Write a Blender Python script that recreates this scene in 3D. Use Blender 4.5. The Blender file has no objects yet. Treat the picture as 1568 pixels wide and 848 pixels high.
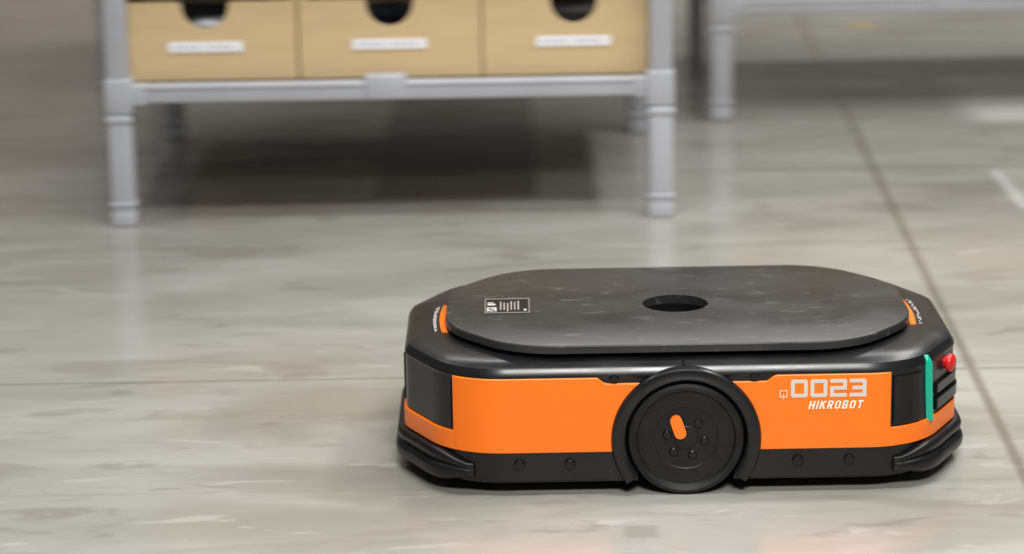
import bpy, bmesh, math, random
from mathutils import Vector, Matrix, noise
random.seed(3)
scene = bpy.context.scene
COL = scene.collection
try:
    scene.view_settings.view_transform = 'Standard'
    scene.view_settings.look = 'None'
except Exception as e:
    print(e)

# ---------------------------------------------------------------- materials
def nt(mat):
    mat.use_nodes = True
    t = mat.node_tree
    return t, t.nodes, t.links, t.nodes['Principled BSDF']

def mat_simple(name, col, rough=0.5, metal=0.0, spec=0.5, var=0.0, vscale=(8, 8, 8), bump=0.0,
               emit=None, estr=0.0, coat=0.0, rvar=0.0):
    m = bpy.data.materials.new(name)
    t, N, L, b = nt(m)
    b.inputs['Roughness'].default_value = rough
    b.inputs['Metallic'].default_value = metal
    b.inputs['Specular IOR Level'].default_value = spec
    b.inputs['Coat Weight'].default_value = coat
    b.inputs['Coat Roughness'].default_value = 0.12
    tc = N.new('ShaderNodeTexCoord')
    mp = N.new('ShaderNodeMapping'); mp.inputs['Scale'].default_value = vscale
    L.new(tc.outputs['Object'], mp.inputs['Vector'])
    nz = N.new('ShaderNodeTexNoise'); nz.inputs['Scale'].default_value = 1.0
    nz.inputs['Detail'].default_value = 6
    L.new(mp.outputs[0], nz.inputs['Vector'])
    cr = N.new('ShaderNodeValToRGB')
    cr.color_ramp.elements[0].position = 0.3
    cr.color_ramp.elements[1].position = 0.7
    a = [max(0, c * (1 - var)) for c in col]; c2 = [min(1, c * (1 + var)) for c in col]
    cr.color_ramp.elements[0].color = (*a, 1); cr.color_ramp.elements[1].color = (*c2, 1)
    L.new(nz.outputs['Fac'], cr.inputs['Fac'])
    L.new(cr.outputs['Color'], b.inputs['Base Color'])
    if rvar > 0:
        mr = N.new('ShaderNodeMapRange')
        mr.inputs['From Min'].default_value = 0.3; mr.inputs['From Max'].default_value = 0.7
        mr.inputs['To Min'].default_value = rough - rvar; mr.inputs['To Max'].default_value = rough + rvar
        L.new(nz.outputs['Fac'], mr.inputs['Value']); L.new(mr.outputs[0], b.inputs['Roughness'])
    if bump > 0:
        bp = N.new('ShaderNodeBump'); bp.inputs['Strength'].default_value = bump
        bp.inputs['Distance'].default_value = 0.002
        L.new(nz.outputs['Fac'], bp.inputs['Height']); L.new(bp.outputs[0], b.inputs['Normal'])
    if emit:
        b.inputs['Emission Color'].default_value = (*emit, 1)
        b.inputs['Emission Strength'].default_value = estr
    return m

M_BLACK = mat_simple('black_plastic', (0.009, 0.009, 0.010), 0.28, var=0.25, vscale=(9, 9, 9), rvar=0.05, spec=0.42)
M_GLOSS = mat_simple('gloss_black', (0.006, 0.006, 0.007), 0.15, var=0.2, spec=0.4)
M_RUB = mat_simple('rubber', (0.007, 0.007, 0.008), 0.34, var=0.3, vscale=(25, 25, 25), spec=0.4)
M_TYRE = mat_simple('tyre', (0.009, 0.009, 0.009), 0.45, var=0.3, vscale=(30, 30, 30), spec=0.32)
M_ORANGE = mat_simple('orange_paint', (1.0, 0.185, 0.003), 0.34, var=0.02, vscale=(5, 5, 5))
M_GREYTXT = mat_simple('grey_print', (0.66, 0.60, 0.55), 0.5)
M_WHITETXT = mat_simple('white_print', (0.88, 0.82, 0.76), 0.5)
M_GREEN = mat_simple('green_led', (0.0, 0.24, 0.15), 0.25, emit=(0.0, 0.48, 0.28), estr=0.42)
M_RED = mat_simple('red_button', (0.60, 0.012, 0.01), 0.3)
M_SHELF = mat_simple('grey_steel', (0.45, 0.46, 0.49), 0.42, var=0.05, vscale=(6, 6, 6))
M_DECK = mat_simple('deck', (0.03, 0.03, 0.03), 0.6)
M_CARD = mat_simple('cardboard', (0.66, 0.49, 0.27), 0.8, var=0.06, vscale=(4, 4, 20))
M_LABEL = mat_simple('label', (0.92, 0.92, 0.95), 0.6)
M_INK = mat_simple('label_ink', (0.55, 0.55, 0.60), 0.6)
M_BAG = mat_simple('black_goods', (0.008, 0.008, 0.009), 0.35, var=0.3)
M_BAG2 = mat_simple('brown_goods', (0.014, 0.008, 0.006), 0.6, var=0.3)
M_BAG3 = mat_simple('grey_goods', (0.015, 0.017, 0.024), 0.25, var=0.8, vscale=(10, 10, 10))
M_SILV = mat_simple('silver_goods', (0.5, 0.5, 0.52), 0.35, var=0.3, vscale=(20, 20, 20))
M_WALL = mat_simple('wall_paint', (0.45, 0.42, 0.37), 0.8, var=0.05, vscale=(1, 1, 1))

# worn plate material: dark grey with faint pale scuffs
M_PLATE = bpy.data.materials.new('plate')
t, N, L, b = nt(M_PLATE)
tc = N.new('ShaderNodeTexCoord')
def pn(scale, det=5, w=0.0):
    mp = N.new('ShaderNodeMapping'); mp.inputs['Scale'].default_value = scale; mp.inputs['Location'].default_value = (w, w, w)
    L.new(tc.outputs['Object'], mp.inputs['Vector'])
    z = N.new('ShaderNodeTexNoise'); z.inputs['Scale'].default_value = 1; z.inputs['Detail'].default_value = det; z.inputs['Distortion'].default_value = 0.6
    L.new(mp.outputs[0], z.inputs['Vector']); return z.outputs['Fac']
def pr_(v, a, b2, c, d):
    n = N.new('ShaderNodeMapRange'); L.new(v, n.inputs['Value'])
    for k, val in zip(('From Min', 'From Max', 'To Min', 'To Max'), (a, b2, c, d)): n.inputs[k].default_value = val
    return n.outputs[0]
def pm(f, a, b2):
    n = N.new('ShaderNodeMix'); n.data_type = 'RGBA'; L.new(f, n.inputs[0])
    for sk, v in ((n.inputs[6], a), (n.inputs[7], b2)):
        if isinstance(v, tuple): sk.default_value = (*v, 1)
        else: L.new(v, sk)
    return n.outputs[2]
a1 = pn((5, 7, 5)); a2 = pn((22, 60, 20), 6, 5.0)
cc = pm(pr_(a1, 0.35, 0.65, 0, 1), (0.020, 0.0205, 0.021), (0.034, 0.034, 0.034))
cc = pm(pr_(a2, 0.60, 0.74, 0, 0.7), cc, (0.12, 0.118, 0.112))
L.new(cc, b.inputs['Base Color']); L.new(pr_(a1, 0.3, 0.7, 0.24, 0.38), b.inputs['Roughness'])
b.inputs['Specular IOR Level'].default_value = 0.42

# ---------------------------------------------------------------- helpers
def finish(name, bm, mat, parent=None, smooth=True, loc=None, angle=35):
    me = bpy.data.meshes.new(name)
    bmesh.ops.recalc_face_normals(bm, faces=bm.faces[:])
    bm.to_mesh(me); bm.free()
    ms = mat if isinstance(mat, (list, tuple)) else [mat]
    for m in ms: me.materials.append(m)
    ob = bpy.data.objects.new(name, me)
    COL.objects.link(ob)
    if parent: ob.parent = parent
    if loc: ob.location = loc
    if smooth:
        for p in me.polygons: p.use_smooth = True
        try:
            me.set_sharp_from_angle(angle=math.radians(angle))
        except Exception as e: print(e)
    return ob

def add_box(bm, c, s, bev=0.0, mi=0, rot=None):
    r = bmesh.ops.create_cube(bm, size=1.0)
    vs = r['verts']
    for v in vs:
        v.co = Vector((v.co.x * s[0], v.co.y * s[1], v.co.z * s[2]))
    fs = set(f for v in vs for f in v.link_faces)
    if bev > 0:
        es = list(set(e for v in vs for e in v.link_edges))
        rr = bmesh.ops.bevel(bm, geom=es, offset=bev, segments=3, profile=0.5, affect='EDGES')
        allv = set(v for f in rr['faces'] for v in f.verts)
        fs2 = set(f for v in allv for f in v.link_faces)
        fs = fs2; vs = list(allv)
    M = Matrix.Translation(Vector(c))
    if rot: M = M @ rot
    for v in vs: v.co = M @ v.co
    for f in fs: f.material_index = mi

def box(name, c, s, bev, mat, parent=None):
    bm = bmesh.new(); add_box(bm, c, s, bev)
    return finish(name, bm, mat, parent)

def empty(name, loc):
    e = bpy.data.objects.new(name, None); COL.objects.link(e); e.location = loc
    e.empty_display_size = 0.1
    return e

def rounded_poly(pts, radii, seg=14):
    out = []
    n = len(pts)
    for i in range(n):
        p = Vector(pts[i]); a = Vector(pts[i - 1]); b = Vector(pts[(i + 1) % n])
        d1 = (a - p).normalized(); d2 = (b - p).normalized()
        ang = d1.angle(d2); r = radii[i]
        tl = r / math.tan(ang / 2)
        c = p + (d1 + d2).normalized() * (r / math.sin(ang / 2))
        s = p + d1 * tl; e = p + d2 * tl
        a0 = math.atan2((s - c).y, (s - c).x); a1 = math.atan2((e - c).y, (e - c).x)
        da = (a1 - a0 + math.pi) % (2 * math.pi) - math.pi
        for k in range(seg + 1):
            t = a0 + da * k / seg
            out.append(c + Vector((math.cos(t), math.sin(t))) * r)
    return out

class Outline:
    def __init__(self, pts, N=360):
        n = len(pts); L = [0]
        for i in range(n): L.append(L[-1] + (pts[(i + 1) % n] - pts[i]).length)
        self.P = []; self.total = L[-1]; j = 0
        for k in range(N):
            s = self.total * k / N
            while L[j + 1] < s: j += 1
            f = (s - L[j]) / max(1e-9, L[j + 1] - L[j])
            self.P.append(pts[j].lerp(pts[(j + 1) % n], f))
        self.N = N
        self.Nm = []
        for k in range(N):
            t = self.P[(k + 1) % N] - self.P[k - 1]
            self.Nm.append(Vector((t.y, -t.x)).normalized())   # outward for CCW
    def at(self, s, off=0.0):
        k = (s / self.total * self.N) % self.N
        i = int(k) % self.N; f = k - int(k); j = (i + 1) % self.N
        p = self.P[i].lerp(self.P[j], f); n = self.Nm[i].lerp(self.Nm[j], f).normalized()
        return p + n * off
    def s_of(self, x, y):
        q = Vector((x, y)); i = min(range(self.N), key=lambda k: (self.P[k] - q).length)
        return self.total * i / self.N

def sym_oct(hl, hw, cx, cy, r1, r2):
    pts = [(-cx, -hw), (cx, -hw), (hl, -cy), (hl, cy), (cx, hw), (-cx, hw), (-hl, cy), (-hl, -cy)]
    return Outline(rounded_poly(pts, [r1, r1, r2, r2, r1, r1, r2, r2]))

def loft(bm, ol, levels, capb=True, capt=True, mi=0):
    rings = []
    for (z, off) in levels:
        rings.append([bm.verts.new((*(ol.P[k] + ol.Nm[k] * off), z)) for k in range(ol.N)])
    for a, b in zip(rings[:-1], rings[1:]):
        for k in range(ol.N):
            f = bm.faces.new((a[k], a[(k + 1) % ol.N], b[(k + 1) % ol.N], b[k])); f.material_index = mi
    if capb: bm.faces.new(rings[0][::-1])
    if capt: bm.faces.new(rings[-1])

def wrap_panel(bm, ol, s0, s1, zb, zt, o_out, o_in, step=0.006, breaks=(), bev=0.0015, mi=0, keep_ends=False):
    n = max(2, int((s1 - s0) / step))
    ss = sorted([s0 + (s1 - s0) * i / n for i in range(n + 1)] + [b for b in breaks if s0 < b < s1])
    prev = None
    for idx, s in enumerate(ss):
        e = (idx in (0, len(ss) - 1)) and not keep_ends
        po = ol.at(s, o_out); pb = ol.at(s, o_out - bev); pi = ol.at(s, o_in)
        z0 = zb(po.x) if callable(zb) else zb; z1 = zt(po.x) if callable(zt) else zt
        if e: po = ol.at(s, o_out - bev * 0.6)
        prof = [(pi, z0), (pb, z0), (po, z0 + bev), (po, z1 - bev), (pb, z1), (pi, z1)]
        cur = [bm.verts.new((p.x, p.y, z)) for p, z in prof]
        if prev:
            for k in range(6):
                f = bm.faces.new((prev[k], cur[k], cur[(k + 1) % 6], prev[(k + 1) % 6])); f.material_index = mi
        else: bm.faces.new(cur)
        prev = cur
    bm.faces.new(prev[::-1])

def lathe(bm, prof, cx, cz, seg=96, a0=0, a1=360, close=False, mi=0):
    """prof: list of (r, y); axis along Y through (cx,cz)"""
    full = abs(a1 - a0) >= 359.9
    n = seg; rings = []
    for i in range(n if full else n + 1):
        a = math.radians(a0 + (a1 - a0) * i / n)
        rings.append([bm.verts.new((cx + r * math.cos(a), y, cz + r * math.sin(a))) for r, y in prof])
    cnt = n
    m = len(prof)
    for i in range(cnt):
        A = rings[i]; B = rings[(i + 1) % len(rings)]
        for k in range(m if close else m - 1):
            f = bm.faces.new((A[k], A[(k + 1) % m], B[(k + 1) % m], B[k])); f.material_index = mi
    if close and not full:
        bm.faces.new(rings[0]); bm.faces.new(rings[-1][::-1])
    bmesh.ops.remove_doubles(bm, verts=bm.verts[:], dist=1e-6)

def boolean(ob, cutter):
    m = ob.modifiers.new('cut', 'BOOLEAN'); m.operation = 'DIFFERENCE'; m.solver = 'EXACT'; m.object = cutter
    bpy.context.view_layer.update()
    dg = bpy.context.evaluated_depsgraph_get()
    me = bpy.data.meshes.new_from_object(ob.evaluated_get(dg))
    ob.modifiers.clear(); ob.data = me

# ================================================================ ROBOT
robot = empty('warehouse_robot', (0.306, 4.917, 0))
HW = 0.312
ol = sym_oct(0.508, HW, 0.415, 0.135, 0.15, 0.08)

# cutters (wheel wells)
cutters = []
for sgn in (-1, 1):
    ya, yb = (sgn * 0.40, sgn * 0.235)
    bm = bmesh.new()
    pr = []
    for k in range(49):
        a = math.radians(-40 + 260 * k / 48); pr.append((0.112 * math.cos(a), 0.105 + 0.112 * math.sin(a)))
    pr.append((0.112 * math.cos(math.radians(220)), -0.05)); pr.append((0.112 * math.cos(math.radians(-40)), -0.05))
    A = [bm.verts.new((x, ya, z)) for x, z in pr]; B = [bm.verts.new((x, yb, z)) for x, z in pr]
    bm.faces.new(A); bm.faces.new(B[::-1])
    for k in range(len(A)): bm.faces.new((A[k], A[(k + 1) % len(A)], B[(k + 1) % len(A)], B[k]))
    cutters.append(finish('cut', bm, M_BLACK, robot, False))

bm = bmesh.new()
loft(bm, ol, [(0.022, -0.045), (0.024, -0.012), (0.030, -0.006), (0.083, -0.003), (0.219, -0.003), (0.2225, -0.0015), (0.229, -0.003),
              (0.238, -0.009), (0.2445, -0.022), (0.247, -0.040), (0.2485, -0.05)])
body = finish('body_shell', bm, M_BLACK, robot, angle=22)
for c in cutters: boolean(body, c)
for p in body.data.polygons: p.use_smooth = True
body.data.set_sharp_from_angle(angle=math.radians(22))

def otop(x):
    a = abs(x)
    if a > 0.158: return 0.2215
    if a < 0.144: return 0.2105
    return 0.2105 + (a - 0.144) / 0.014 * 0.011
sL = ol.s_of(-0.433, -0.30); sR = ol.s_of(0.368, -HW)
if sL > sR: sL -= ol.total
s_m = [ol.s_of(x, -HW) for x in (-0.158, -0.144, 0.144, 0.158)]
sRf = ol.s_of(0.368, HW); sLf = ol.s_of(-0.433, 0.30)
s_mf = [ol.s_of(x, HW) for x in (-0.158, -0.144, 0.144, 0.158)]
for nm, (a, b), ci, br in (('side_panel_near', (sL, sR), 0, s_m), ('side_panel_far', (sRf, sLf), 1, s_mf)):
    bm = bmesh.new()
    wrap_panel(bm, ol, a, b, 0.083, otop, 0.002, -0.006, breaks=br)
    o = finish(nm, bm, M_ORANGE, robot, angle=30)
    boolean(o, cutters[ci])
    for p in o.data.polygons: p.use_smooth = True
    o.data.set_sharp_from_angle(angle=math.radians(30))
bm = bmesh.new()
wrap_panel(bm, ol, sR - 0.003, sRf + 0.003, 0.083, 0.1185, 0.0019, -0.006)
finish('end_band_front', bm, M_ORANGE, robot, angle=30)
bm = bmesh.new()
wrap_panel(bm, ol, sLf - 0.003, sL + ol.total + 0.003, 0.083, 0.1185, 0.0019, -0.006)
finish('end_band_rear', bm, M_ORANGE, robot, angle=30)
for c in cutters: bpy.data.objects.remove(c)

# end windows (glossy black sensor covers)
bm = bmesh.new()
wrap_panel(bm, ol, ol.s_of(-0.5085, -0.10), sL + ol.total - 0.004 if sL < 0 else sL - 0.004, 0.124, 0.2135, 0.0018, -0.006)
sLEDn = ol.s_of(0.437, -0.278)
wrap_panel(bm, ol, sR + 0.006, sLEDn - 0.006, 0.124, 0.2125, 0.0018, -0.006)
wrap_panel(bm, ol, ol.s_of(0.437, 0.278) + 0.006, sRf - 0.006, 0.124, 0.2125, 0.0018, -0.006)
finish('sensor_window', bm, M_GLOSS, robot, angle=30)
bm = bmesh.new()
wrap_panel(bm, ol, sLEDn + 0.045, ol.s_of(0.437, 0.278) - 0.045, 0.128, 0.150, 0.005, -0.006, mi=0)
wrap_panel(bm, ol, sLEDn + 0.050, ol.s_of(0.437, 0.278) - 0.050, 0.156, 0.176, 0.003, -0.006, mi=0)
finish('scanner_slot', bm, M_GLOSS, robot, angle=30)
# LED strips
for sg in (-1, 1):
    bm = bmesh.new()
    prev = None
    n = 24
    for i in range(n + 1):
        f = i / n
        z = 0.114 + f * 0.123
        s = ol.s_of(0.447, sg * 0.262) + (0.008 * (1 - f) ** 1.5) * (1 if sg < 0 else -1)
        pull = 0.0 if z < 0.224 else -0.6 * (z - 0.224)
        w = 0.0076 * (1 if f < 0.93 else 1 - 0.4 * (f - 0.93) / 0.07)
        cs = [ol.at(s - w, -0.004 + pull), ol.at(s - w * 0.8, 0.004 + pull), ol.at(s, 0.0065 + pull), ol.at(s + w * 0.8, 0.004 + pull), ol.at(s + w, -0.004 + pull)]
        cur = [bm.verts.new((p.x, p.y, z)) for p in cs]
        if prev:
            for k in range(4): bm.faces.new((prev[k], cur[k], cur[k + 1], prev[k + 1]))
        else: bm.faces.new(cur)
        prev = cur
    bm.faces.new(prev[::-1])
    finish('status_light_' + ('near' if sg < 0 else 'far'), bm, M_GREEN, robot, angle=60)
# red emergency buttons
for sg in (-1, 1):
    p = ol.at(ol.s_of(0.483, sg * 0.185), 0.0)
    nrm = (ol.at(ol.s_of(0.483, sg * 0.185), 1.0) - p).normalized()
    bm = bmesh.new()
    lathe(bm, [(0, -0.016), (0.010, -0.0155), (0.0155, -0.012), (0.0170, -0.006), (0.0165, -0.003), (0.012, -0.002), (0.012, 0.004)], 0, 0, 32)
    R = Matrix.Rotation(math.atan2(nrm.y, nrm.x) + math.pi / 2, 4, 'Z')
    for v in bm.verts: v.co = Matrix.Translation((p.x, p.y, 0.201)) @ R @ v.co
    finish('emergency_button_' + ('near' if sg < 0 else 'far'), bm, M_RED, robot, angle=50)

# bumpers
def bumper(name, sa, sb):
    prof = [(-0.008, 0.081), (0.006, 0.081), (0.013, 0.078), (0.0155, 0.071), (0.014, 0.064), (0.009, 0.059), (0.009, 0.057),
            (0.016, 0.053), (0.019, 0.045), (0.018, 0.034), (0.012, 0.026), (0.002, 0.021), (-0.008, 0.020)]
    bm = bmesh.new(); n = 110; prev = None; Lt = sb - sa
    for i in range(n + 1):
        s = sa + Lt * i / n
        d = min(s - sa, sb - s)
        k = min(1, d / 0.08); k = k * k * (3 - 2 * k)
        kk = min(1, d / 0.012)
        cur = []
        for off, z in prof:
            zz = 0.047 + (z - 0.047) * (0.42 + 0.58 * k)
            oo = off if off < 0 else off * (0.35 + 0.65 * k) * (0.2 + 0.8 * kk)
            p = ol.at(s, oo); cur.append(bm.verts.new((p.x, p.y, zz)))
        m = len(prof)
        if prev:
            for q in range(m): bm.faces.new((prev[q], cur[q], cur[(q + 1) % m], prev[(q + 1) % m]))
        else: bm.faces.new(cur)
        prev = cur
    bm.faces.new(prev[::-1])
    finish(name, bm, M_RUB, robot, angle=50)
bumper('bumper_front', ol.s_of(0.375, -HW), ol.s_of(0.375, HW))
a = ol.s_of(-0.385, HW); b = ol.s_of(-0.385, -HW)
if b < a: b += ol.total
bumper('bumper_rear', a, b)

# side screws
bm = bmesh.new()
for sg in (-1, 1):
    for (x, z, r) in [(-0.298, 0.060, 0.0105), (-0.208, 0.060, 0.0100), (0.200, 0.060, 0.0105), (0.292, 0.060, 0.0105)]:
        y = sg * (HW - 0.008)
        lathe(bm, [(0, y + sg * 0.0095), (r * 0.75, y + sg * 0.0095), (r, y + sg * 0.007), (r, y), ], x, z, 24)
    for (x, z, r) in [(-0.128, 0.2175, 0.009), (0.122, 0.2175, 0.009)]:
        y = sg * (HW - 0.008)
        lathe(bm, [(0, y + sg * 0.010), (r * 0.7, y + sg * 0.010), (r, y + sg * 0.008), (r, y), ], x, z, 24)
finish('side_screw', bm, M_GLOSS, robot, angle=30)
box('hood_seam', (-0.004, -HW + 0.010, 0.2415), (0.003, 0.02, 0.012), 0.0, M_GLOSS, robot)

# wheel + arch
for sg in (-1, 1):
    tag = 'near' if sg < 0 else 'far'
    Y = lambda d: sg * d
    bm = bmesh.new()
    lathe(bm, [(0, Y(0.306)), (0.020, Y(0.306)), (0.022, Y(0.3045)), (0.056, Y(0.3045)), (0.058, Y(0.3060)), (0.080, Y(0.3075)), (0.083, Y(0.3065)),
               (0.086, Y(0.3065)), (0.089, Y(0.311)), (0.096, Y(0.314)), (0.102, Y(0.312)), (0.105, Y(0.305)), (0.105, Y(0.262)), (0.10, Y(0.258)), (0, Y(0.258))], 0, 0.105, 128)
    finish('wheel_' + tag, bm, M_TYRE, robot, angle=30)
    bm = bmesh.new()
    for k in range(6):
        a = math.radians(50 + 60 * k)
        r = 0.0080
        lathe(bm, [(0, Y(0.3085)), (r * 0.8, Y(0.3085)), (r, Y(0.3065)), (r, Y(0.300))], 0.034 * math.cos(a), 0.105 + 0.034 * math.sin(a), 18)
    finish('wheel_bolt_' + tag, bm, M_GLOSS, robot, angle=30)
    bm = bmesh.new()
    pr = []
    hl, r = 0.0120, 0.0108
    for k in range(13): pr.append((r * math.cos(math.pi * k / 12), hl + r * math.sin(math.pi * k / 12)))
    for k in range(13): pr.append((r * math.cos(math.pi + math.pi * k / 12), -hl + r * math.sin(math.pi + math.pi * k / 12)))
    ca, sa = math.cos(math.radians(18)), math.sin(math.radians(18))
    fa = []; fb = []
    for (x, z) in pr:
        X = -0.014 + x * ca - z * sa; Z = 0.105 + 0.021 + x * sa + z * ca
        fa.append(bm.verts.new((X, Y(0.3105), Z))); fb.append(bm.verts.new((X, Y(0.301), Z)))
    bm.faces.new(fa); bm.faces.new(fb[::-1])
    for k in range(len(fa)): bm.faces.new((fa[k], fa[(k + 1) % len(fa)], fb[(k + 1) % len(fa)], fb[k]))
    finish('wheel_marker_' + tag, bm, M_ORANGE, robot, angle=30)
    bm = bmesh.new()
    lathe(bm, [(0.1085, Y(0.296)), (0.1085, Y(0.315)), (0.1105, Y(0.319)), (0.114, Y(0.3215)), (0.127, Y(0.3225)), (0.1315, Y(0.3205)), (0.134, Y(0.316)), (0.134, Y(0.296))],
          0, 0.105, 96, -37, 217, close=True)
    finish('wheel_arch_' + tag, bm, M_BLACK, robot, angle=35)

# lifting plate
pl = sym_oct(0.430, 0.279, 0.305, 0.125, 0.17, 0.19)
bm = bmesh.new()
loft(bm, pl, [(0.2555, -0.003), (0.257, 0.0), (0.2695, 0.0), (0.2715, -0.0015), (0.272, -0.003)])
plate = finish('lifting_plate', bm, M_PLATE, robot, angle=30)
bm = bmesh.new()
bmesh.ops.create_cone(bm, cap_ends=True, segments=96, radius1=0.0615, radius2=0.0615, depth=0.2)
for v in bm.verts: v.co.z += 0.27
c = finish('cut', bm, M_BLACK, robot, False); boolean(plate, c); bpy.data.objects.remove(c)
for p in plate.data.polygons: p.use_smooth = True
plate.data.set_sharp_from_angle(angle=math.radians(30))
# pedestal ring below the plate (open bore in the middle)
bm = bmesh.new()
loft(bm, pl, [(0.2488, -0.04), (0.2557, -0.04)])
ped = finish('lift_pedestal', bm, M_RUB, robot)
for ob in (ped, body):
    bm = bmesh.new()
    bmesh.ops.create_cone(bm, cap_ends=True, segments=96, radius1=0.0615, radius2=0.0615, depth=0.2)
    for v in bm.verts: v.co.z += 0.20 + 0.1
    c = finish('cut', bm, M_BLACK, robot, False); boolean(ob, c); bpy.data.objects.remove(c)
    for p in ob.data.polygons: p.use_smooth = True
    ob.data.set_sharp_from_angle(angle=math.radians(22))

# sticker on the plate
bm = bmesh.new()
cx, cy = -0.316, 0.0
add_box(bm, (cx, cy, 0.2722), (0.086, 0.108, 0.0008), 0, 0)
def rect(x0, x1, y0, y1, mi=1, z=0.2728): add_box(bm, ((x0 + x1) / 2 + cx, (y0 + y1) / 2 + cy, z), (x1 - x0, y1 - y0, 0.0006), 0, mi)
for i in range(7):
    for j in range(7):
        edge = i in (0, 6) or j in (0, 6)
        if random.random() < (0.75 if edge else 0.5):
            rect(-0.038 + i * 0.0026, -0.0356 + i * 0.0026, -0.040 + j * 0.0042, -0.0362 + j * 0.0042)
rect(-0.037, -0.022, 0.004, 0.014); rect(-0.037, -0.026, 0.020, 0.024)
for i in range(6):
    x = -0.013 + i * 0.0066
    y = -0.040 + random.uniform(0, 0.012)
    top = 0.032 - random.uniform(0, 0.014)
    while y < top:
        l = random.uniform(0.003, 0.009); rect(x, x + 0.0017, y, min(0.036, y + l)); y += l + 0.0025
rect(0.031, 0.036, -0.036, -0.026)
rect(-0.0415, -0.0408, -0.050, 0.050); rect(0.0408, 0.0415, -0.050, 0.050); rect(-0.0408, 0.0408, -0.050, -0.049); rect(-0.0408, 0.0408, 0.049, 0.050)
finish('instruction_sticker', bm, [M_GLOSS, M_GREYTXT], robot, False)

# orange strips + small text on the ends of the deck
for sx, xx in ((-1, -0.438), (1, 0.440)):
    bm = bmesh.new()
    n = 20; prev = None
    for i in range(n + 1):
        y = -0.095 + 0.19 * i / n
        x = xx - sx * 0.006 * (y / 0.095) ** 2
        cur = [bm.verts.new((x - 0.0055, y, 0.2465)), bm.verts.new((x - 0.0055, y, 0.2500)), bm.verts.new((x + 0.0055, y, 0.2500)), bm.verts.new((x + 0.0055, y, 0.2465))]
        if prev:
            for k in range(4): bm.faces.new((prev[k], cur[k], cur[(k + 1) % 4], prev[(k + 1) % 4]))
        else: bm.faces.new(cur)
        prev = cur
    bm.faces.new(prev[::-1])
    finish('deck_stripe_' + ('rear' if sx < 0 else 'front'), bm, M_ORANGE, robot, False)
    bm = bmesh.new()
    y = -0.085
    while y < 0.085:
        l = random.uniform(0.004, 0.008)
        x = xx + sx * 0.0145 - sx * 0.006 * (y / 0.095) ** 2
        for q in (-0.0018, 0.0014):
            if random.random() < 0.8:
                add_box(bm, (x + q, y, 0.2484), (0.0015, l * 0.7, 0.0026))
        y += l + 0.003
    finish('deck_lettering_' + ('rear' if sx < 0 else 'front'), bm, M_WHITETXT, robot, False)

# number 0023
bm = bmesh.new()
TY = -HW - 0.0022
w, h, th = 0.0300, 0.0330, 0.0068
def seg(x0, x1, z0, z1): add_box(bm, ((x0 + x1) / 2, TY, (z0 + z1) / 2), (x1 - x0, 0.001, z1 - z0), 0)
def digit(d, x, z):
    g = h / 2
    if d == '0':
        seg(x + 0.002, x + w - 0.002, z + h - th, z + h); seg(x + 0.002, x + w - 0.002, z, z + th)
        seg(x, x + th, z + th, z + h - th); seg(x + w - th, x + w, z + th, z + h - th)
        for xx in (x, x + w - 0.002):
            seg(xx, xx + 0.002, z + 0.002, z + th); seg(xx, xx + 0.002, z + h - th, z + h - 0.002)
    else:
        seg(x, x + w - 0.002, z + h - th, z + h); seg(x + w - 0.002, x + w, z + h - th, z + h - 0.002)
        seg(x + w - th, x + w, z + g + th / 2, z + h - th)
        seg(x + (0.0 if d == '2' else 0.005), x + w, z + g - th / 2, z + g + th / 2)
        seg(x, x + w, z, z + th)
        if d == '2': seg(x, x + th, z + th, z + g - th / 2)
        else: seg(x + w - th, x + w, z + th, z + g - th / 2)
for i, d in enumerate('0023'): digit(d, 0.186 + i * 0.0347, 0.1795)
finish('id_number', bm, M_GREYTXT, robot, False)
bm = bmesh.new()
seg(0.166, 0.180, 0.1915, 0.1933); seg(0.166, 0.1678, 0.1818, 0.1915); seg(0.1782, 0.180, 0.1818, 0.1915); seg(0.166, 0.180, 0.180, 0.1818); seg(0.172, 0.1738, 0.1765, 0.180); seg(0.172, 0.1738, 0.1818, 0.187)
finish('id_icon', bm, M_GREYTXT, robot, False)
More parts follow.
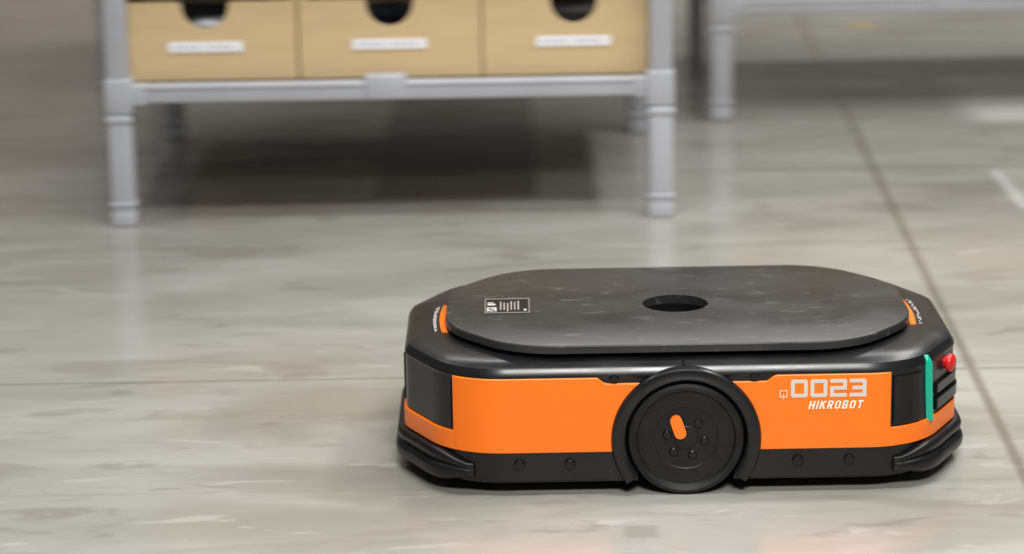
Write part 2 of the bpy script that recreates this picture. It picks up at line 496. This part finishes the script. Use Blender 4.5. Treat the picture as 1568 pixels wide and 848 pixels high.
# maker lettering: bold slanted capitals built from strokes
bm = bmesh.new()
CH, CW, ST = 0.0150, 0.0098, 0.0030
def quad(pts, x, z):
    A = []; B = []
    for (a, b_) in pts:
        X = x + a + 0.24 * b_
        A.append(bm.verts.new((X, TY - 0.0006, z + b_))); B.append(bm.verts.new((X, TY + 0.0005, z + b_)))
    bm.faces.new(A); bm.faces.new(B[::-1])
    for k in range(len(A)): bm.faces.new((A[k], A[(k + 1) % len(A)], B[(k + 1) % len(A)], B[k]))
def R_(x0, x1, z0, z1): return [(x0, z0), (x1, z0), (x1, z1), (x0, z1)]
m_, H_, W_, S_ = CH / 2, CH, CW, ST
hs = 0.0026
G = {
 'H': [R_(0, S_, 0, H_), R_(W_ - S_, W_, 0, H_), R_(S_, W_ - S_, m_ - hs / 2, m_ + hs / 2)],
 'I': [R_(0, S_, 0, H_)],
 'K': [R_(0, S_, 0, H_), [(S_, m_ - 0.0012), (S_ + 0.0012, m_ - 0.0002), (W_ + 0.0002, H_), (W_ - 0.0036, H_), (S_, m_ + 0.0022)],
       [(S_ + 0.0012, m_ - 0.0002), (W_ - 0.0036, 0), (W_ + 0.0002, 0), (S_ + 0.0032, m_ + 0.0014)]],
 'R': [R_(0, S_, 0, H_), R_(S_, W_ - 0.0012, H_ - hs, H_), R_(S_, W_ - 0.0012, m_ - hs / 2, m_ + hs / 2),
       [(W_ - S_, m_ + hs / 2), (W_ - 0.0012, m_ + hs / 2 - 0.001), (W_, m_ + hs / 2 + 0.001), (W_, H_ - 0.0012), (W_ - 0.0012, H_ - 0.0002), (W_ - S_, H_ - hs)],
       [(W_ - 0.0036, 0), (W_, 0), (W_ - 0.0022, m_ - hs / 2), (W_ - 0.0056, m_ - hs / 2)]],
 'O': [R_(0, S_, 0.0012, H_ - 0.0012), R_(W_ - S_, W_, 0.0012, H_ - 0.0012), [(S_, 0), (W_ - S_, 0), (W_ - S_, hs), (S_, hs)], [(S_, H_ - hs), (W_ - S_, H_ - hs), (W_ - S_, H_), (S_, H_)]],
 'B': [R_(0, S_, 0, H_), R_(S_, W_ - S_, H_ - hs, H_), R_(S_, W_ - S_, m_ - hs / 2, m_ + hs / 2), R_(S_, W_ - S_, 0, hs),
       R_(W_ - S_, W_ - 0.0002, 0.0010, m_ - 0.0003), R_(W_ - S_, W_ - 0.0006, m_ + 0.0003, H_ - 0.0010), R_(W_ - S_, W_ - 0.0016, 0, 0.0010), R_(W_ - S_, W_ - 0.0016, H_ - 0.001, H_)],
 'T': [R_(0, W_, H_ - hs, H_), R_(W_ / 2 - S_ / 2, W_ / 2 + S_ / 2, 0, H_ - hs)],
}
x = 0.2170
for ch in 'HIKROBOT':
    for q in G[ch]: quad(q, x, 0.1575)
    x += (S_ if ch == 'I' else W_) + (0.0034)
finish('maker_lettering', bm, M_WHITETXT, robot, False)

# ================================================================ SHELVES
def shelf(loc, W=1.38, D=1.08, HT=1.95):
    e = empty('storage_shelf', loc)
    tiers = [0.318, 0.78, 1.24, 1.70]
    k = 0
    for ix in (0, 1):
        for iy in (0, 1):
            x = ix * W; y = iy * D; k += 1
            bm = bmesh.new()
            add_box(bm, (x, y, (0.30 + HT) / 2), (0.058, 0.058, HT - 0.30), 0.007)
            add_box(bm, (x, y, 0.150), (0.062, 0.062, 0.29), 0.009)
            add_box(bm, (x, y, 0.278), (0.068, 0.068, 0.018), 0.004)
            add_box(bm, (x, y, 0.058), (0.068, 0.068, 0.010), 0.004)
            add_box(bm, (x, y, 0.020), (0.064, 0.064, 0.040), 0.006)
            for tz in tiers:
                sx = 1 if ix == 0 else -1; sy = 1 if iy == 0 else -1
                add_box(bm, (x + sx * 0.002, y + sy * 0.002, tz + 0.020), (0.070, 0.070, 0.090), 0.005)
                add_box(bm, (x + sx * 0.045, y, tz + 0.022), (0.05, 0.046, 0.054), 0.005)
                add_box(bm, (x, y + sy * 0.045, tz + 0.022), (0.046, 0.05, 0.054), 0.005)
            finish('post_%d' % k, bm, M_SHELF, e)
    for ti, tz in enumerate(tiers):
        bm = bmesh.new()
        for y in (0, D):
            add_box(bm, (W / 2, y, tz + 0.024), (W - 0.06, 0.040, 0.048), 0.005)
            add_box(bm, (W / 2, y + (-0.012 if y == 0 else 0.012), tz + 0.040), (W - 0.12, 0.022, 0.006), 0.002)
            add_box(bm, (W / 2 - 0.01, y, tz + 0.032), (0.105, 0.050, 0.062), 0.005)
        for x in (0, W):
            add_box(bm, (x, D / 2, tz + 0.024), (0.040, D - 0.06, 0.048), 0.005)
        finish('beam_%d' % (ti + 1), bm, M_SHELF, e)
        box('deck_%d' % (ti + 1), (W / 2, D / 2, tz + 0.0285), (W - 0.045, D - 0.045, 0.036), 0.0, M_DECK, e)
    return e, tiers

S1 = (-0.993, 6.796, 0)
e1, _ = shelf(S1)
S2 = (0.640, 8.050, 0)
e2, _ = shelf(S2)
S3 = (-1.295, 8.700, 0)
e3, _ = shelf(S3, W=1.80)  # rear rack hidden from view, widened to darken reflections under the front rack

def add_cbox(bm, cx, yf, z, w=0.464, d=0.47, h=0.200, notch=True, sgn=1):
    """open cardboard bin, front at yf, extends sgn*y"""
    t = 0.007
    y = lambda v: yf + sgn * v
    r = 0.060
    pts = [(-w / 2, 0), (w / 2, 0), (w / 2, h)]
    pts += [(r + 0.004, h)]
    for k in range(19):
        a = -math.pi * k / 18
        pts.append((r * math.cos(a), h - 0.008 + r * math.sin(a)))
    pts += [(-r - 0.004, h), (-w / 2, h)]
    A = [bm.verts.new((cx + p[0], y(0), z + p[1])) for p in pts]
    B = [bm.verts.new((cx + p[0], y(t), z + p[1])) for p in pts]
    bm.faces.new(A); bm.faces.new(B[::-1])
    for k in range(len(A)): bm.faces.new((A[k], A[(k + 1) % len(A)], B[(k + 1) % len(A)], B[k]))
    for sx in (-1, 1):
        add_box(bm, (cx + sx * (w / 2 - 0.010), y(d / 2), z + h / 2 + 0.001), (0.019, d - 2 * t, h), 0.001)
    add_box(bm, (cx, y(d - t / 2), z + h / 2), (w, t, h), 0.0)
    add_box(bm, (cx, y(d / 2), z + t / 2), (w - 0.03, d - 2 * t, t), 0.0)

cxs = [-0.770, -0.3005, 0.168]
goods = [(M_BAG, 1), (M_BAG3, 2), (M_BAG2, 3)]
for i, cx in enumerate(cxs):
    e = empty('cardboard_box' if i == 0 else 'cardboard_box.%03d' % i, (cx, 6.836, 0.3665))
    bm = bmesh.new(); add_cbox(bm, 0, 0, 0)
    finish('carton', bm, M_CARD, e, False)
    bm = bmesh.new()
    add_box(bm, (-0.001, -0.0015, 0.0855), (0.190, 0.002, 0.026), 0.0, 0)
    for k in range(9):
        if k in (4,): continue
        add_box(bm, (-0.075 + k * 0.017, -0.003, 0.086), (0.010, 0.001, 0.006), 0.0, 1)
    finish('label', bm, [M_LABEL, M_INK], e, False)
    bm = bmesh.new()
    bmesh.ops.create_icosphere(bm, subdivisions=4, radius=1)
    for v in bm.verts:
        c = v.co.copy()
        s = 1 + 0.18 * noise.noise(c * 2.2 + Vector((i * 7, 0, 0)))
        q = Vector([math.copysign(abs(a) ** 0.6, a) for a in c]) * s
        v.co = Vector((q.x * 0.165, 0.215 + q.y * 0.165, 0.095 + q.z * 0.075))
        v.co.z = min(max(v.co.z, 0.012), 0.185); v.co.x = max(-0.2, min(0.2, v.co.x)); v.co.y = max(0.012, v.co.y)
    finish('packed_goods', bm, goods[i][0], e)
    if i == 0:
        bm = bmesh.new()
        bmesh.ops.create_icosphere(bm, subdivisions=3, radius=1)
        for v in bm.verts: v.co = Vector((0.005 + v.co.x * 0.042, 0.035 + v.co.y * 0.02, 0.135 + v.co.z * 0.016))
        finish('silver_packet', bm, M_SILV, e)

def bin_stack(S, par, front_skip, W=1.38, D=1.08):
    bm = bmesh.new()
    tiers = [0.318, 0.78, 1.24, 1.70]
    for ti, tz in enumerate(tiers):
        for i in range(3):
            cx = W / 2 + (i - 1) * 0.469
            if not (front_skip and ti == 0): add_cbox(bm, cx, 0.040, tz + 0.0485)
            add_cbox(bm, cx, D - 0.040, tz + 0.0485, sgn=-1)
    finish('bins', bm, M_CARD, par, False)
bin_stack(S1, e1, True); bin_stack(S2, e2, False); bin_stack(S3, e3, False, W=1.80)

# ================================================================ FLOOR
bm = bmesh.new()
vs = [bm.verts.new(p) for p in ((-9, -4, 0), (9, -4, 0), (9, 16, 0), (-9, 16, 0))]
bm.faces.new(vs)
mf = bpy.data.materials.new('polished_concrete')
t, N, L, b = nt(mf)
geo = N.new('ShaderNodeTexCoord')
sep = N.new('ShaderNodeSeparateXYZ'); L.new(geo.outputs['Object'], sep.inputs[0])
X, Y = sep.outputs[0], sep.outputs[1]
def math_(op, a, b2=None, clamp=False):
    n = N.new('ShaderNodeMath'); n.operation = op; n.use_clamp = clamp
    for i, v in enumerate((a, b2)):
        if v is None: continue
        if isinstance(v, (int, float)): n.inputs[i].default_value = v
        else: L.new(v, n.inputs[i])
    return n.outputs[0]
def ntex(scale, detail=5, rough=0.55, dist=0.0, seed=0.0):
    mp = N.new('ShaderNodeMapping'); mp.inputs['Scale'].default_value = scale; mp.inputs['Location'].default_value = (seed, seed * 0.7, 0)
    L.new(geo.outputs['Object'], mp.inputs['Vector'])
    nz = N.new('ShaderNodeTexNoise'); nz.inputs['Scale'].default_value = 1; nz.inputs['Detail'].default_value = detail
    nz.inputs['Roughness'].default_value = rough; nz.inputs['Distortion'].default_value = dist
    L.new(mp.outputs[0], nz.inputs['Vector']); return nz.outputs['Fac']
def mapr(v, a, b2, c, d, smooth=True):
    n = N.new('ShaderNodeMapRange'); n.interpolation_type = 'SMOOTHSTEP' if smooth else 'LINEAR'
    L.new(v, n.inputs['Value'])
    for k, val in zip(('From Min', 'From Max', 'To Min', 'To Max'), (a, b2, c, d)): n.inputs[k].default_value = val
    return n.outputs[0]
def mix(f, a, b2):
    n = N.new('ShaderNodeMix'); n.data_type = 'RGBA'
    if isinstance(f, (int, float)): n.inputs[0].default_value = f
    else: L.new(f, n.inputs[0])
    for sk, v in ((n.inputs[6], a), (n.inputs[7], b2)):
        if isinstance(v, tuple): sk.default_value = (*v, 1)
        else: L.new(v, sk)
    return n.outputs[2]
def linemask(A, B, C, w, soft):
    d = math_('ABSOLUTE', math_('ADD', math_('ADD', math_('MULTIPLY', X, A), math_('MULTIPLY', Y, B)), C))
    return mapr(d, w, w + soft, 1, 0)
def rectmask(x0, x1, y0, y1, sx=0.03, sy=0.015):
    m = mapr(X, x0 - sx, x0 + sx, 0, 1); m = math_('MULTIPLY', m, mapr(X, x1 - sx, x1 + sx, 1, 0))
    m = math_('MULTIPLY', m, mapr(Y, y0 - sy, y0 + sy, 0, 1)); return math_('MULTIPLY', m, mapr(Y, y1 - sy, y1 + sy, 1, 0))
n1 = ntex((0.8, 1.1, 1), 4, 0.5, 0.6)
n2 = ntex((1.9, 5.0, 1), 4, 0.5, 0.5, 3.0)
n3 = ntex((3.5, 22, 1), 4, 0.55, 0.3, 9.0)
n4 = ntex((1.6, 5.5, 1), 3, 0.5, 1.0, 21.0)
n5 = ntex((5.0, 14, 1), 4, 0.6, 0.6, 33.0)
n6 = ntex((4.0, 12, 1), 5, 0.6, 0.8, 47.0)
c = mix(mapr(n1, 0.35, 0.65, 0, 1), (0.260, 0.250, 0.218), (0.350, 0.342, 0.308))
c = mix(math_('MULTIPLY', mapr(n2, 0.42, 0.66, 0, 1), 0.40), c, (0.44, 0.434, 0.402))
c = mix(math_('MULTIPLY', mapr(n3, 0.55, 0.80, 0, 1), 0.22), c, (0.20, 0.192, 0.165))
c = mix(math_('MULTIPLY', mapr(n4, 0.57, 0.68, 0, 1), 0.40), c, (0.21, 0.195, 0.16))
c = mix(math_('MULTIPLY', mapr(n6, 0.57, 0.70, 0, 1), 0.42), c, (0.16, 0.146, 0.118))
c = mix(math_('MULTIPLY', mapr(n5, 0.60, 0.72, 0, 1), 0.35), c, (0.56, 0.55, 0.52))
# brown reflections painted into the far-left floor colour
c = mix(math_('MULTIPLY', math_('MULTIPLY', mapr(X, -1.6, -0.9, 1, 0), mapr(Y, 6.3, 8.5, 0, 1)), 0.6), c, (0.28, 0.225, 0.175))
# shade under the shelf painted into the floor colour, scuff in front of the robot
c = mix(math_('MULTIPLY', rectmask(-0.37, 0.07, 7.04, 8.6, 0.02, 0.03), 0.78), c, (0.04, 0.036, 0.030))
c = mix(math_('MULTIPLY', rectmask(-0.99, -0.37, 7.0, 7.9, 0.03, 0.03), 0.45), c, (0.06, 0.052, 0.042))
c = mix(math_('MULTIPLY', rectmask(0.185, 0.245, 4.385, 4.445, 0.012, 0.006), 0.35), c, (0.14, 0.13, 0.10))
# pale rectangle at far right, then floor markings
c = mix(math_('MULTIPLY', rectmask(1.40, 2.2, 7.95, 8.95, 0.08, 0.06), 0.8), c, (0.75, 0.75, 0.74))
c = mix(math_('MULTIPLY', rectmask(1.33, 2.0, 6.80, 7.27, 0.01, 0.02), 0.35), c, (0.5, 0.49, 0.45))
c = mix(math_('MULTIPLY', rectmask(1.315, 1.345, 6.80, 7.27, 0.010, 0.02), 0.6), c, (0.65, 0.65, 0.62))
c = mix(math_('MULTIPLY', rectmask(1.25, 1.33, 9.68, 9.80, 0.02, 0.02), 0.6), c, (0.6, 0.42, 0.05))
# joints
J = linemask(1, -0.0293, -0.790, 0.002, 0.016)
J2 = linemask(0, 1, -5.368, 0.001, 0.010)
J3 = linemask(0, 1, -7.32, 0.004, 0.018)
J4 = linemask(0, 1, -4.66, 0.000, 0.012)
jm = math_('MULTIPLY', J, 0.62)
jm = math_('MAXIMUM', jm, math_('MULTIPLY', J2, 0.50))
jm = math_('MAXIMUM', jm, math_('MULTIPLY', math_('MULTIPLY', J3, mapr(X, 0.4, 0.6, 0, 1)), 0.40))
jm = math_('MAXIMUM', jm, math_('MULTIPLY', J4, 0.12))
c = mix(jm, c, (0.11, 0.095, 0.07))
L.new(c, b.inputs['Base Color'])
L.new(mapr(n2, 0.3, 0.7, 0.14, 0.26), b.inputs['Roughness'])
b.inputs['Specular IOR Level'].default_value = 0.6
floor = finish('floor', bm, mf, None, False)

# walls
box('wall_back', (0, 16.05, 2.5), (18, 0.1, 5), 0, M_WALL)

# ================================================================ LIGHT
w = bpy.data.worlds.new('World'); scene.world = w; w.use_nodes = True
bg = w.node_tree.nodes['Background']; bg.inputs[0].default_value = (0.92, 0.96, 1.0, 1); bg.inputs[1].default_value = 0.075
def area(name, loc, sx, sy, power, target=None, col=(1, 0.99, 0.975), spread=None):
    l = bpy.data.lights.new(name, 'AREA'); l.shape = 'RECTANGLE'; l.size = sx; l.size_y = sy; l.energy = power; l.color = col
    if spread: l.spread = math.radians(spread)
    o = bpy.data.objects.new(name, l); COL.objects.link(o); o.location = loc
    if target:
        o.rotation_euler = (Vector(target) - Vector(loc)).to_track_quat('-Z', 'Y').to_euler()
    return o
area('ceiling_light', (1.0, 3.6, 5.2), 5, 0.8, 225)
area('ceiling_light.001', (0.6, 5.6, 5.2), 5, 0.5, 115)
area('ceiling_light.002', (3.0, 7.5, 5.2), 0.6, 6, 190)
area('ceiling_light.003', (0.8, 10.9, 5.2), 6, 0.4, 230)
area('ceiling_light.004', (-3.0, 7.2, 5.2), 0.6, 5, 50)
area('added_front_fill', (0.6, 0.4, 3.9), 1.6, 0.8, 27, (0.4, 4.3, 0.0), spread=55)  # added fill to brighten the robot's orange side, not a hall fitting

# ================================================================ CAMERA
cam = bpy.data.cameras.new('camera'); co = bpy.data.objects.new('camera', cam); COL.objects.link(co)
cam.sensor_fit = 'HORIZONTAL'; cam.sensor_width = 36; cam.lens = 95.17
th = math.asin(0.2504); rho = 0.017
F = Vector((0, math.cos(th), -math.sin(th))); U = Vector((0, math.sin(th), math.cos(th))); R = Vector((1, 0, 0))
Rc = (R - rho * U).normalized(); Uc = (U + rho * R).normalized()
Mx = Matrix(((Rc.x, Uc.x, -F.x, 0), (Rc.y, Uc.y, -F.y, 0), (Rc.z, Uc.z, -F.z, 1.6), (0, 0, 0, 1)))
co.matrix_world = Mx
cam.dof.use_dof = True; cam.dof.focus_distance = 4.85; cam.dof.aperture_fstop = 2.8; cam.dof.aperture_ratio = 0.5
cam.clip_end = 60
scene.camera = co
